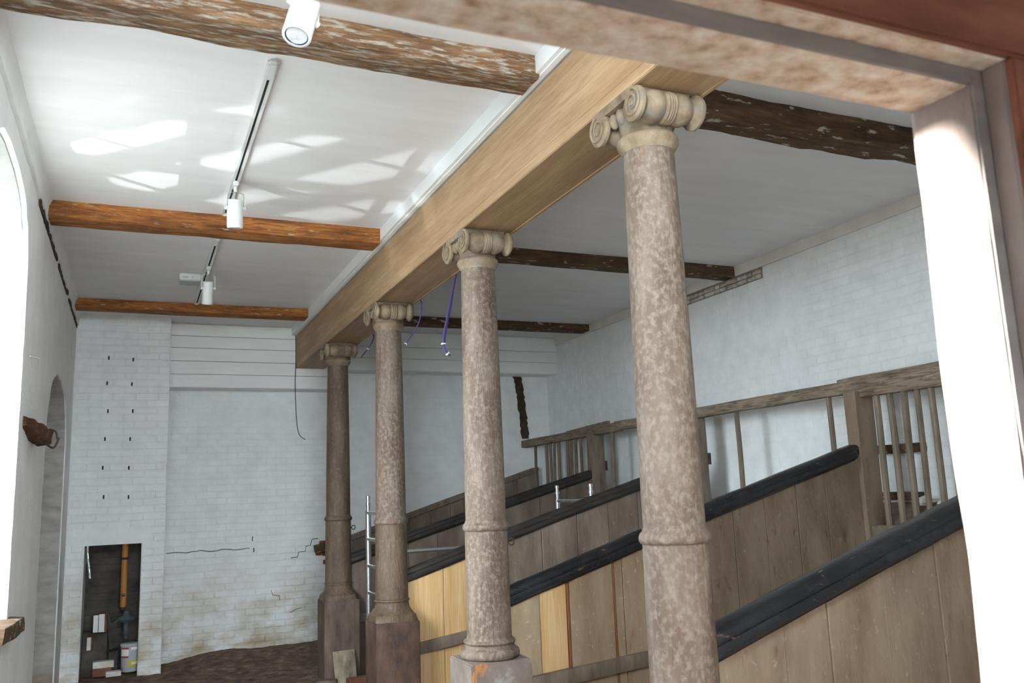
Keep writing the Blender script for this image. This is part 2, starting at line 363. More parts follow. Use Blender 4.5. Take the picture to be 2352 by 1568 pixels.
b = MB(); b.box(-1.6, -1.4, -2.2, .96, FZ-.1, 2.64); b.box(2.7, 2.9, -2.2, .96, FZ-.1, 2.64); b.box(-1.6, -.4, -2.2, -2.0, FZ-.1, 2.64); b.box(1.3, 2.9, -2.2, -2.0, FZ-.1, 2.64); b.box(-.4, 1.3, -2.2, -2.0, 1.95, 2.64)
struct(b.build('wall_lobby_added', lobby), 'unseen lobby walls added to hold back light at the doorway')  # lobby added behind the camera to cut the light on the door frame
b = MB(); b.box(-1.6, 2.9, -2.2, .96, 2.62, 2.66); struct(b.build('ceiling_lobby_added', lobby), 'unseen lobby ceiling added to hold back light at the doorway')
# plaster lip under the ceiling on the left wall, with the ragged crack beneath it
b = MB(); rr = random.Random(2); n = 90; rings = []
for i in range(n+1):
    y = YF+(11.2-YF)*i/n; d = .022+.006*noise.noise(Vector((y*2, 0, 0))); zb_ = 3.735+.018*noise.noise(Vector((y*5, 1, 0)))+rr.uniform(-.008, .008)
    rings.append([(XL-.01, y, zb_), (XL+d, y, zb_+.012), (XL+d+.006, y, CZ-.05), (XL+d+.03, y, CZ), (XL-.01, y, CZ)])
b.ring_loft(rings); struct(b.build('trim_1', wallw), 'smooth plaster lip along the top of the side wall')
b = MB()
for i in range(60):
    y = 6.55+4.5*i/59; z = 3.715+.012*noise.noise(Vector((y*4, 3, 0)))
    h = .018+.03*abs(noise.noise(Vector((y*6, 7, 0))))
    if noise.noise(Vector((y*3, 11, 0))) > -.25:
        b.box(XL-.02, XL+.006+.012*rr.random(), y, y+.06+.05*rr.random(), z-h/2, z+h/2+.01)
o = b.build('crack', dkgap, WL); o['kind'] = 'stuff'; o['label'] = 'dark ragged crack in the plaster below the ceiling'
b = MB(); b.box(XR-.022, XR+.01, YF, 11.5, 3.772, CZ); struct(b.build('trim_2', crown), 'greyish plaster band along the top of the wall')

# bricks -----------------------------------------------------------
BL, BH, J = .25, .083, .007
def brick_proto(name, L_, H_, D_, axis, material, parent, seed=0):
    """unit brick, worn edges, centred on its face"""
    b = MB(); c = .006
    if axis == 'Y':
        P = lambda a, z, d: (a, d, z)
    else:
        P = lambda a, z, d: (d, a, z)
    l, h = L_/2, H_/2
    back = [(-l, -h), (l, -h), (l, h), (-l, h)]; frt = [(-l+c, -h+c), (l-c, -h+c), (l-c, h-c), (-l+c, h-c)]
    rings = [[P(a, z, D_) for a, z in back], [P(a, z, c) for a, z in back], [P(a, z, 0) for a, z in frt]]
    b.ring_loft(rings, False, True)
    o = b.build(name, material, None); o.parent = parent; return o
def brick_field(parent, axis, at, a0, a1, z0, z1, skip, nmax, key, depth=.03, sgn=1, jit=.004, shift=0, material=None):
    """bond of bricks over a wall face; the nmax that rank first are objects, the rest one stuff part"""
    rr = random.Random(int(a0*100)+17); spots = []
    rows = int(round((z1-z0)/BH))
    for r in range(rows):
        z = z0+(r+.5)*BH; off = shift+(BL/2 if r % 2 else 0)
        k = int(math.floor((a0-off)/BL))-1
        while True:
            s = off+k*BL; e = s+BL; k += 1
            if s > a1-.03: break
            s, e = max(s, a0), min(e, a1)
            if e-s < .05: continue
            if skip and skip((s+e)/2, z): continue
            spots.append((s, e, z, rr.uniform(-jit, jit), rr.uniform(-.003, .003)))
    spots.sort(key=lambda q: key((q[0]+q[1])/2, q[2]))
    protos = {}
    rest = MB(); material = material or brickw
    for i, (s, e, z, d, dz) in enumerate(spots):
        L_ = round((e-s)/.0625)*.0625 if e-s < BL-.01 else BL
        c = (s+e)/2; dep = at+sgn*d
        if i < nmax:
            kx = round(L_, 4)
            loc = (c, dep, z+dz) if axis == 'Y' else (dep, c, z+dz)
            if kx not in protos:
                o = brick_proto('brick', max(.04, min(kx, e-s+.0)-J), BH-J, depth*(-1 if sgn > 0 and axis == 'X' and False else 1), axis, material, parent); protos[kx] = o
            else:
                o = protos[kx].copy(); COL.objects.link(o)
            o.name = 'brick'; o.parent = parent; o.location = Vector(loc)-wloc(parent)
        else:
            l, h = (e-s-J)/2, (BH-J)/2
            if axis == 'Y': rest.box(c-l, c+l, dep, dep+depth, z+dz-h, z+dz+h)
            else: rest.box(dep, dep+depth, c-l, c+l, z+dz-h, z+dz+h)
    if rest.v:
        o = rest.build('brickwork', material, parent); o['kind'] = 'stuff'
# right wall (plane x = XR, bricks stand .006 proud)
brick_field(WR, 'X', XR-.0025, 2.2, 11.6, 1.25, 3.77, lambda y, z: (6.75 < y < 8.1 and z > 3.63), 300,
            lambda y, z: abs(y-4.8)+.35*abs(z-3.0), jit=.0012)
# back wall
ZS = FZ+.06+BH*15
brick_field(WB, 'Y', YB-.007, .38, 2.45, FZ+.06, ZS, None, 140, lambda x, z: x, jit=.005)
brick_field(WB, 'Y', YB-.003, .38, 5.82, ZS, 3.40, lambda x, z: (5.2 < x < 5.5 and z > 2.36) or (x < 2.45 and z > 3.12), 160,
            lambda x, z: (0 if x < 2.4 else 5)+max(0, z-.2)+.1*x, jit=.0012)
brick_field(WB, 'Y', YB-.03, -.47, .13, FZ-.02, 1.25, None, 0, lambda x, z: 0, jit=.01, shift=.08, material=hearth_shade)
MB().box(OX0 if False else -.475, .125, YB-.012, YB, FZ-.02, 1.25).build('shaded_backing', hearth_shade, WB)

b = MB()
def zig(pts, r_):
    b.tube([(x+R.uniform(-.006, .006), YB-.009, z+R.uniform(-.006, .006)) for x, z in pts], r_, 5)
zig([(.42+.05*k, 1.015+.006*math.sin(k)) for k in range(21)], .0045)
zig([(1.455, 1.16-.03*k) for k in range(3)], .006); zig([(1.47, 1.02-.03*k) for k in range(3)], .007)
zig([(1.95, .86), (2.04, .865), (2.045, .93), (2.13, .94), (2.14, 1.0), (2.2, 1.01), (2.22, 1.08), (2.3, 1.09)], .005)
zig([(1.7, .47), (1.72, .40), (1.8, .395), (1.81, .33)], .004); zig([(1.95, .17), (2.02, .21), (2.1, .215)], .004)
o = b.build('crack', dkgap, WB); o['label'] = 'thin dark stepped crack in the white end wall'
# ------------------------------------------------------------------ window (left wall)
def window(name, W, label):
    y0, y1 = W[0], W[1]; yc = (y0+y1)/2; wd = y1-y0
    win = bpy.data.objects.new(name, None); COL.objects.link(win); win.location = (XL-.38, yc, .93); struct(win, label)
    sc_ = lambda L, a, c: [(yc+(y-yc)*a, 2.25+(z-2.25)*c) for y, z in L]
    base = arch(*W, p=3, n=26, nz_=6); ho = sc_(base, 1.03, 1.03); hi2 = sc_(base, .89, .92)
    b = MB(); x0, x1 = XL-.41, XL-.35
    b.ring_loft([[(x0, *p) for p in ho], [(x1, *p) for p in ho], [(x1, *p) for p in hi2], [(x0, *p) for p in hi2]], False, False, True)
    b.build('window_frame', frw, win)
    ys = [y0+.06, y0+.25*wd, y0+.5*wd, y0+.75*wd, y1-.06]; zs = [.99, 1.66, 2.38, 3.44]
    for y in ys[1:-1]: MB().box(XL-.395, XL-.365, y-.011, y+.011, .95, 3.50).build('glazing_bar', frw, win)
    for z, h in ((1.66, .011), (2.38, .03)): MB().box(XL-.392, XL-.368, y0+.03, y1-.03, z-h, z+h).build('glazing_bar' if h < .02 else 'meeting_rail', frw, win)
    for i in range(4):
        for k in range(3): MB().box(XL-.382, XL-.378, ys[i]+.011, ys[i+1]-.011, zs[k]+.011, zs[k+1]-.011).build('pane', glassm, win)
    rough_beam((XL-.28, y0-.05, .885), (XL-.28, y1+.05, .885), .5, .09, .004, 4).build('window_sill', old3, win)
window('window_1', WA, 'tall arched window with small panes')
fl = bpy.data.objects.new('added_fanlight', None); COL.objects.link(fl); fl.location = (.45, 1.0, 2.92); struct(fl, 'unseen fanlight added above the doorway to light the far end')  # fanlight added out of view to brighten the far end
fo = arch(-.6, 1.7, 2.68, 3.3, 3.78, p=3, n=20, nz_=4); fi = [(.55+(x-.55)*.95, 3.25+(z-3.25)*.93) for x, z in fo]
MB().ring_loft([[(x, .98, z) for x, z in fo], [(x, 1.03, z) for x, z in fo], [(x, 1.03, z) for x, z in fi], [(x, .98, z) for x, z in fi]], False, False, True).build('window_frame', frw, fl)
for x in (-.02, .55, 1.12): MB().box(x-.012, x+.012, .99, 1.02, 2.69, 3.75).build('glazing_bar', frw, fl)
for x0, x1 in ((-.56, -.02), (-.02, .55), (.55, 1.12), (1.12, 1.66)): MB().box(x0+.012, x1-.012, 1.003, 1.007, 2.73, 3.6).build('pane', glassm, fl)

# unseen slats added outside to break up the light thrown at the ceiling
tr = thing('added_light_screen', 'unseen slats added outside the window to break up the ceiling light', 'light_screen', (-2.6, 4.6, -.36))
d0 = Vector((.75, 6.0, 3.88))-Vector((-3.3, 4.25, -.15)); c0 = Vector((-3.3, 4.25, -.15))+d0*.17; dn = d0.normalized()
ta = Vector((0, 0, 1)).cross(dn).normalized(); tb_ = dn.cross(ta)
rr = random.Random(33)
for k in range(13):
    o_ = (k-6)*.072+rr.uniform(-.012, .012); a_ = .30+rr.uniform(-.12, .12); dr = ta*math.cos(a_)+tb_*math.sin(a_); nr = -ta*math.sin(a_)+tb_*math.cos(a_)
    p = c0+nr*o_; MB().tube([p-dr*.55, p+dr*.55], .019+rr.uniform(-.004, .008), 6).build('slat', rackd, tr)
for k in range(7):
    o_ = (k-3)*.16+rr.uniform(-.02, .02); a_ = 1.15+rr.uniform(-.15, .15); dr = ta*math.cos(a_)+tb_*math.sin(a_); nr = -ta*math.sin(a_)+tb_*math.cos(a_)
    p = c0+nr*o_+dn*.04; MB().tube([p-dr*.5, p+dr*.5], .015+rr.uniform(0, .012), 6).build('slat', rackd, tr)
for s_ in (-1, 1):
    q = c0+ta*.5*s_; MB().tube([(q.x, q.y, -.36), tuple(q+tb_*.45)], .025, 8).build('post', rackd, tr)
# dull recess lining, and a grey lining added on the reveals to cut bounce
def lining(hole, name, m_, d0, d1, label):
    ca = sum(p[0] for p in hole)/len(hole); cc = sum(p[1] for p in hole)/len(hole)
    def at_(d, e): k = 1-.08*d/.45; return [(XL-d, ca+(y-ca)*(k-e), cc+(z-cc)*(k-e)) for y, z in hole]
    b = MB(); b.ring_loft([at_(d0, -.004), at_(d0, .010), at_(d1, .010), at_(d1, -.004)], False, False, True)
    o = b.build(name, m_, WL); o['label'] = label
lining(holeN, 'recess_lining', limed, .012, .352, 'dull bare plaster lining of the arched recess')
lining(holeA, 'reveal_dimming_lining', revdim, .03, .34, 'grey lining added on the window reveals to dim bounced light')
# ------------------------------------------------------------------ chimney breast
CX0, CX1, CYF = XL, .375, 11.2
ch = bpy.data.objects.new('wall_chimney', None); COL.objects.link(ch); ch.location = (-.15, CYF+.3, FZ); struct(ch, 'white painted brick chimney breast with fireplace opening')
OX0, OX1, OZ = -.475, .125, 1.18
for nm, a in (('pier', (CX0, OX0, CYF, YB, FZ-.05, OZ)), ('pier', (OX1, CX1, CYF, YB, FZ-.05, OZ)), ('breast', (CX0, CX1, CYF, YB, OZ, CZ))):
    MB().box(a[0], a[1], a[2], a[3], a[4], a[5]).build(nm, wallb, ch)
slots = [(-.309, 3.361), (-.042, 3.347), (-.316, 3.057), (-.046, 3.05), (-.294, 2.725), (-.025, 2.726), (-.313, 2.397), (-.042, 2.394),
         (-.323, 2.063), (-.044, 2.056), (-.30, 1.727), (-.036, 1.717)]
zt = FZ+BH*18
brick_field(ch, 'Y', CYF-.006, CX0+.004, OX0, FZ, zt, None, 300, lambda x, z: z, jit=.0035)
brick_field(ch, 'Y', CYF-.006, OX1, CX1, FZ, zt, None, 300, lambda x, z: z, jit=.0035)
brick_field(ch, 'Y', CYF-.006, CX0+.004, CX1, zt, CZ-.02, lambda x, z: CX0+.07 < x < OX1+.1 and z < OZ+.19, 300, lambda x, z: z, jit=.0035)
for s_, e_, nm in ((OX0, OX1, 'lintel'),):
    MB().box(CX0+.07, OX1+.1, CYF-.008, CYF+.1, OZ, OZ+.19).build('lintel', brickw, ch)
for x, z in slots:
    bmx = MB().box(x-.009, x+.009, CYF-.0115, CYF+.02, z-.022, z+.022); bmx.build('putlog_slot', whited, ch)

# ------------------------------------------------------------------ white plank boxing under the ceiling at the end wall
bl = thing('plank_boxing', 'deep white boarded boxing between chimney breast and oak beam', 'boxing', (1.4, 11.6, 3.05), 'white boarded boxing across the end wall')
zz = [3.06, 3.228, 3.396, 3.565, 3.72, CZ-.002]
for k in range(5): MB().box(CX1+.002, 2.45, 11.5+.002*(k % 2), 11.53, zz[k]+.003, zz[k+1]-.003).build('plank', plankw, bl)
MB().box(CX1+.002, 2.45, 11.53, YB-.012, 3.06, 3.075).build('soffit_board', plankw, bl)
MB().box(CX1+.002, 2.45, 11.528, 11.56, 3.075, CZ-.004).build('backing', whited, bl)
br = thing('plank_boxing', 'shallower white boarded boxing on the stall side of the oak beam', 'boxing', (4.1, 11.6, 3.32), 'white boarded boxing across the end wall')
zz = [3.33, 3.50, 3.665, CZ-.002]
for k in range(3): MB().box(2.45, XR-.001, 11.5+.002*(k % 2), 11.53, zz[k]+.003, zz[k+1]-.003).build('plank', plankw, br)
MB().box(2.45, XR-.001, 11.53, YB-.012, 3.33, 3.345).build('soffit_board', plankw, br)
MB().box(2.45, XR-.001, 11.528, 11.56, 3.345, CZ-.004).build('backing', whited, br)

# ------------------------------------------------------------------ oak-cased main beam and plaster bulkhead
MB().box(1.88, BX1-.03, YF, 11.5, 3.777, CZ).build('trim_3', gypsum).update_tag(); struct(bpy.data.objects['trim_3'], 'white plaster bulkhead above the oak beam')
MB().box(1.905, 1.935, YF, 11.5, 3.768, 3.779).build('bead', gypsum, bpy.data.objects['trim_3'])
mb = thing('oak_beam', 'long new oak-cased beam carried by the row of columns', 'beam', (2.13, 6.3, BZ0))
ysp = [YF, 3.4, 6.9, 11.5]
for k in range(3):
    MB().box(BX0, BX0+.02, ysp[k]+.001, ysp[k+1]-.001, BZ0+.062, BZ1).build('fascia_board', oak, mb, .002)
    MB().box(BX0+.015, BX1-.012, ysp[k]+.001, ysp[k+1]-.001, BZ0+.006, BZ0+.026).build('soffit_board', oak, mb, .001)
    MB().box(BX1-.02, BX1, ysp[k]+.001, ysp[k+1]-.001, BZ0, CZ-.01).build('fascia_board', oak, mb, .002)
MB().box(BX0-.006, BX0+.016, YF, 11.5, BZ0-.002, BZ0+.058).build('edge_strip', oak, mb, .004, 2)
MB().box(BX0+.022, BX1-.022, YF, 11.5, BZ0+.028, 3.775).build('core', old3, mb)
MB().box(BX0, BX1, 11.488, 11.499, BZ0, BZ1).build('end_board', oak, mb)

# ------------------------------------------------------------------ old ceiling beams
def cbeam(label, x0, x1, y0, y1, drop, material, amp, seed):
    o = rough_beam((x0, (y0+y1)/2, CZ-drop/2+.03), (x1, (y0+y1)/2, CZ-drop/2+.03), y1-y0, drop+.06, amp, seed, 44)
    tag(o.build('ceiling_beam', material), label, 'beam', 'old ceiling beams')
cbeam('thick old ceiling beam with flaking whitewash, nearest on window side', XL-.05, 1.90, 3.80, 4.02, .125, old1, .012, 1)
cbeam('middle brown ceiling beam between two track lights on window side', XL-.03, 1.88, 6.96, 7.22, .125, old2, .009, 2)
cbeam('farthest brown ceiling beam in front of the chimney breast', XL-.03, 1.88, 10.30, 10.55, .10, old2, .007, 3)
cbeam('dark bowed ceiling beam with whitewash traces above the stalls, nearest', BX1-.02, XR+.03, 3.82, 4.06, .145, old3, .02, 4)
cbeam('middle dark ceiling beam above the stalls with broken plaster at its wall end', BX1-.02, XR+.03, 7.17, 7.38, .105, old3, .007, 5)
cbeam('farthest dark ceiling beam above the stalls', BX1-.02, XR+.03, 10.40, 10.64, .09, old3, .007, 6)

# ------------------------------------------------------------------ columns
def column(y, label, shaft_m, low_m, plin_m, torus, ringz=1.395, plinth_top=.585, hook=False, tall=True, ornate=True, seed=1):
    t = thing('column', label, 'column', (XC, y, FZ), 'row of stall columns')
    o = (XC, y, 0)
    MB().lathe([(.131, 1.42), (.1315, 1.6), (.130, 1.9), (.126, 2.3), (.121, 2.7), (.116, 3.0), (.115, 3.12)], o, n=40).build('shaft', shaft_m, t)
    MB().lathe([(.134, 1.36), (.146, 1.368), (.152, 1.380), (.152, 1.395), (.146, 1.408), (.137, 1.416), (.134, 1.43)], o, n=40).build('ring', shaft_m, t)
    zb_ = plinth_top
    MB().lathe([(.143, zb_+.10), (.142, .8), (.140, 1.1), (.138, 1.37)], o, n=40).build('lower_shaft', low_m, t)
    if torus:
        MB().lathe([(.17, zb_), (.186, zb_+.012), (.19, zb_+.03), (.184, zb_+.05), (.168, zb_+.062), (.160, zb_+.066), (.155, zb_+.085), (.163, zb_+.092), (.166, zb_+.10), (.160, zb_+.11), (.146, zb_+.118), (.142, zb_+.13)], o, n=40).build('base', low_m, t)
        MB().box(XC-.2, XC+.2, y-.2, y+.2, FZ, zb_).build('plinth', plin_m, t, .008, 2)
    else:
        q = []
        for (r_, z_) in ((.185, zb_-.03), (.187, zb_+.02), (.175, zb_+.03), (.165, zb_+.05), (.15, zb_+.075), (.146, zb_+.11)):
            rg = []
            k = (zb_+.11-z_)/.14
            for j in range(32):
                a = 2*math.pi*(j+.5)/32; c, s_ = math.cos(a), math.sin(a); sq = 1/max(abs(c), abs(s_)); rr_ = r_*(1+(min(sq, 1.3)-1)*max(0, min(1, k)))
                rg.append((XC+rr_*c, y+rr_*s_, z_))
            q.append(rg)
        MB().ring_loft(q).build('base', low_m, t)
        MB().lathe([(.143, zb_+.125), (.152, zb_+.13), (.154, zb_+.137), (.152, zb_+.144), (.143, zb_+.15)], o, n=40).build('base_ring', low_m, t)
        MB().box(XC-.19, XC+.19, y-.19, y+.19, FZ, zb_-.03).build('plinth', plin_m, t, .008, 2)
    # capital: astragal + necking, two baluster-shaped bolsters with volutes, channel band and eggs
    c = MB().lathe([(.117, 3.09), (.125, 3.105), (.133, 3.118), (.140, 3.130), (.142, 3.142), (.138, 3.155), (.128, 3.163), (.120, 3.168), (.118, 3.175), (.121, 3.20), (.127, 3.225), (.134, 3.243), (.136, 3.25), (.12, 3.262), (.10, 3.30)], o, n=40).build('capital', capm, t)
    zc = 3.248; dy = .152
    prof = [(.0, 0), (.050, .002), (.072, .004), (.079, .010), (.080, .024), (.072, .032), (.056, .042), (.052, .052), (.064, .07), (.074, .095), (.074, .12), (.062, .142),
            (.069, .146), (.074, .153), (.069, .160), (.075, .167), (.069, .176)]
    half = prof+[(r_, .344-h) for r_, h in prof[::-1]]
    rr_ = random.Random(seed)
    for s in (-1, 1):
        bo = MB().lathe(half, (XC-.172, y+s*dy, zc), 'X', 28, True, False).build('bolster', capm, c)
    for xs, e in ((-.172, -1), (.172, 1)):
        # spiral relief on each volute face
        for s in (-1, 1):
            pts = []
            for k in range(46):
                a = math.radians(k*14.5); r_ = .066*(1-k/46*.80)
                pts.append((XC+xs+e*.001, y+s*dy-s*r_*math.sin(a)*-1, zc+r_*math.cos(a)))
            MB().tube(pts, [.0075*(1-k/46*.45) for k in range(46)], 6).build('volute', capm, c)
            MB().lathe([(.0, -.004), (.010, -.003), (.013, .0), (.010, .003), (.0, .004)], (XC+xs, y+s*dy, zc), 'X', 12).build('eye', capm, c)
        xa = XC+xs-e*.014
        bnd = MB(); rg = []
        for k in range(13):
            t_ = -1+2*k/12; yy = y+t_*dy; sag = -.004*(1-t_*t_)
            rg.append([(xa-e*.02, yy, zc+.045+sag), (xa+e*.010, yy, zc+.047+sag), (xa+e*.014, yy, zc+.062+sag), (xa+e*.014, yy, zc+.083), (xa-e*.02, yy, zc+.083)])
        bnd.ring_loft(rg, True, True).build('channel_band', capm, c)
        if ornate:
            for k in range(3):
                yy = y+(k-1)*.062
                eg = MB()
                eg.lathe([(.0, -.044), (.016, -.036), (.026, -.014), (.027, .006), (.02, .024), (.0, .034)], (XC+xs-e*.042, yy, zc+.015), 'Z', 12)
                eg.build('egg', capm, c)
    MB().box(XC-.15, XC+.15, y-dy, y+dy, zc+.055, BZ0+.004).build('abacus', capm, c)
    if hook:
        pts = [(XC+.165+.02*math.cos(a), y-.02, 1.285+.022*math.sin(a)) for a in [2*math.pi*k/14 for k in range(14)]]
        MB().tube(pts, .005, 6, True).build('tether_ring', iron, t)
        MB().tube([(XC+.12, y-.02, 1.285), (XC+.15, y-.02, 1.285)], .006, 6).build('ring_staple', iron, t)
    return t
column(CY[0], 'nearest and largest pale speckled column, in front of the black rail', colm, colm, plin1, True, seed=1)
column(CY[1], 'second nearest column with streaked shaft and chipped grey plinth', colm, colm, plin1, True, hook=True, seed=2)
column(CY[2], 'third column with dark stained square plinth beside the scaffold ladder', colm, colmd, plin2, False, seed=3)
column(CY[3], 'farthest, smallest column against the end wall', colmd, colmd, plin3, False, hook=True, plinth_top=.56, seed=4)
o = rough_beam((XC+.015, CY[3]-.30, FZ+.0), (XC+.005, CY[3]-.215, FZ+.32), .23, .025, .004, 3, 10)
tag(o.build('loose_board', worn), 'short pale worn board leaning on the farthest column plinth', 'board')

# ------------------------------------------------------------------ stall partitions
PX1 = 5.33
def cap_rail(x0, z0, x1, z1, y, hw, h, sag, seed, round_end=True):
    """moulded capping: rounded top, groove line and flat underside; slight ramp curve"""
    sec = [(-hw*.62, -h*.5), (-hw*.72, -h*.38), (-hw*.95, -h*.30), (-hw, -h*.05), (-hw*.93, h*.02), (-hw, h*.10), (-hw*.92, h*.30), (-hw*.62, h*.45), (-hw*.2, h*.5)]
    sec = sec+[(-a, c) for a, c in sec[::-1]]
    b = MB(); rings = []; n = 34
    for i in range(n+1):
        t = i/n; x = x0+(x1-x0)*t; z = z0+(z1-z0)*t+sag*math.sin(math.pi*t)+.004*noise.noise(Vector((x*3, seed, 0)))
        k = 1
        if round_end and t > .965: k = math.sqrt(max(.05, 1-((t-.965)/.035)**2))*.45+.55
        rings.append([(x, y+a*k+.003*noise.noise(Vector((x*4, seed, a*20))), z+c*k+.003*noise.noise(Vector((x*5, c*30, seed)))) for a, c in sec])
    return b.ring_loft(rings, True, True)
def partition(y, label, edges, mats, x0, z0, x1, z1, capmat, rail=None, sag=.012, th=.05, hw=.062, h=.125, post=True, cover=None):
    t = thing('stall_partition', label, 'partition', ((x0+x1)/2, y, FZ), 'stall partitions')
    topz = lambda x: z0+(z1-z0)*(x-x0)/(x1-x0)+sag*math.sin(math.pi*(x-x0)/(x1-x0))-h*.45
    rr_ = random.Random(int(y*100))
    for i in range(len(edges)-1):
        a, c = edges[i]+.0025, edges[i+1]-.0025; d = rr_.uniform(-.004, .004)
        m_ = mats[i] if isinstance(mats, list) else mats
        vs = []
        for yy in (y-th/2+d, y+th/2+d):
            vs += [(a, yy, FZ), (c, yy, FZ), (c, yy, topz(c)+.02), (a, yy, topz(a)+.02)]
        MB().add(vs, [(0, 1, 2, 3), (7, 6, 5, 4), (0, 4, 5, 1), (1, 5, 6, 2), (2, 6, 7, 3), (3, 7, 4, 0)]).build('board', m_, t, .003)
    # thin core that closes the joints
    MB().add([(x0, yy, zz_) if k == 0 else q for yy in (y-.008, y+.008) for k, (zz_, q) in enumerate([(FZ, None), (0, (x1, yy, FZ)), (0, (x1, yy, topz(x1))), (0, (x0, yy, topz(x0)))])],
             [(0, 1, 2, 3), (7, 6, 5, 4), (0, 4, 5, 1), (1, 5, 6, 2), (2, 6, 7, 3), (3, 7, 4, 0)]).build('tongue', boardd, t)
    cap_rail(x0, z0, x1, z1, y, hw, h, sag, y).build('cap_rail', capmat, t)
    if rail:
        (ra, rz, rb, rz2) = rail
        rough_beam((ra, y-th/2-.012, rz), (rb, y-th/2-.012, rz2), .04, .095, .003, int(y), 24).build('lower_rail', boardd if capmat is blackb else rackd, t)
    if post:
        o = rough_beam((PX1+.07, y-.005, FZ), (PX1+.07, y-.005, 2.30), .19, .13, .003, int(y*7), 20)
        o.build('post', board if y < 6 else rackd, t)
    return t
partition(CY[0], 'nearest stall partition with worn shiny black capping and wide brown boards',
          [2.235, 2.62, 2.87, 3.215, 3.57, 3.92, 4.26, 4.60, 4.95, PX1], board, 2.225, .935, PX1+.02, 1.865, black, None, sag=.02, hw=.075, h=.135)
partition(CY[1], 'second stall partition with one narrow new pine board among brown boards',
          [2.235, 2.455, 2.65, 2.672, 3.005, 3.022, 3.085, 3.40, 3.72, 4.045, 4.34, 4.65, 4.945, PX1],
          [boardlit, pine, redw, boardlit, redw, boardlit, boardlit, boardlit, board, board, board, board, board], 2.225, .94, PX1+.02, 1.835, black, (2.24, .385, PX1, .62), hw=.068)
partition(CY[2], 'third stall partition patched with wide new pine boards beside a dark plinth',
          [2.235, 2.57, 2.86, 3.2, 3.56, 3.94, 4.29, 4.63, 4.97, PX1], [pine, pine]+[boardd]*7, 2.225, .915, PX1+.02, 1.825, blackb, (2.24, .285, PX1, .70), hw=.06, h=.118)
partition(CY[3], 'fourth stall partition behind the scaffold, partly black capped',
          [2.235, 2.55, 2.9, 3.25, 3.6, 3.95, 4.1, 4.57, 4.95, PX1], boardd, 2.225, .945, PX1+.02, 1.80, blackb, (2.24, .30, PX1, .70), hw=.06, h=.125)
partition(YB-.085, 'dark boarded stall side fixed against the white end wall',
          [2.5, 2.75, 3.0, 3.4, 3.86, 4.15, 4.5, 4.85, 5.2, 5.56], boardd, 2.49, 1.0, 5.56, 1.93, rackd, None, hw=.05, h=.09, post=False)
o = rough_beam((2.25, YB-.06, .955), (2.50, YB-.06, 1.0), .10, .10, .012, 9, 12)
tag(o.build('timber_stub', old3), 'broken dark timber stub set in the end wall by the farthest column', 'timber')
for k, (x, z) in enumerate([(2.33, .90), (2.42, .89), (2.38, 1.03), (2.43, .78)]):
    MB().box(x-.06, x+.06, YB-.02, YB+.02, z-.03, z+.03).build('bare_brick', redbrick, WB, .008)

# ------------------------------------------------------------------ hay rack along the right wall
hr = thing('hay_rack', 'long timber hay rack of rails and upright bars along the stalls', 'rack', (PX1+.06, 7.2, 1.14))
def rail(y0, z0, y1, z1, hgt, dep, seed, x=PX1+.06):
    rough_beam((x, y0, z0), (x, y1, z1), dep, hgt, .006, seed, 40).build('top_rail', rackw, hr)
rail(1.5, 2.365, 5.42, 2.355, .125, .10, 1)
rail(5.40, 2.345, 9.1, 2.345, .105, .09, 2)
rail(9.06, 2.335, 11.84, 2.305, .105, .12, 3)
rough_beam((PX1+.06, 1.5, 2.268), (PX1+.06, 5.2, 2.275), .09, .055, .004, 7, 24).build('under_rail', rackw, hr)
rough_beam((PX1+.05, 9.3, 2.405), (PX1+.10, 10.5, 2.368), .05, .05, .004, 8, 16).build('loose_lath', rackd, hr)
rr = random.Random(5)
for y in (5.07, 4.94, 4.80, 4.68, 4.555, 4.43, 4.30, 4.17, 4.04, 3.91, 5.585, 6.82, 9.23, 9.80, 10.06, 10.2, 10.325, 10.44, 10.71, 10.84, 10.97, 11.11, 11.46):
    dx, dy_ = rr.uniform(-.01, .01), rr.uniform(-.012, .012); r_ = rr.uniform(.021, .026)
    MB().tube(bez([(PX1+.06, y, 2.30), (PX1+.06+dx, y+dy_*.5, 1.85), (PX1+.055+dx, y+dy_, 1.22)], 6), r_, 8).build('bar', rackd, hr)
MB().box(PX1+.01, PX1+.11, 1.5, 11.6, 1.14, 1.24).build('bottom_rail', rackd, hr, .006)
# manger board and fallen plaster behind the rack
mg = thing('manger', 'dark sloping manger board behind the rack bars at the wall', 'manger', (5.6, 6, 1.2))
for k in range(10):
    y0 = 2.2+k*.95
    MB().add([(PX1+.14, y0, 1.16), (XR-.01, y0, 1.40), (XR-.01, y0+.94, 1.40), (PX1+.14, y0+.94, 1.16), (PX1+.14, y0, 1.13), (XR-.01, y0, 1.37), (XR-.01, y0+.94, 1.37), (PX1+.14, y0+.94, 1.13)],
             [(0, 1, 2, 3), (7, 6, 5, 4), (0, 4, 5, 1), (1, 5, 6, 2), (2, 6, 7, 3), (3, 7, 4, 0)]).build('board', rackd, mg)
b = rough_beam((XR-.05, 5.02, 1.835), (XR-.05, 5.50, 1.835), .12, .07, .005, 3, 10); tag(b.build('timber_block', old3), 'short dark timber block on the wall behind the rack', 'timber')
b = rough_beam((XR-.04, 5.1, 1.455), (XR-.04, 5.5, 1.455), .09, .06, .008, 5, 10); tag(b.build('timber_block', old3), 'dark timber block low behind the rack bars, above the manger', 'timber')
rr = random.Random(8)
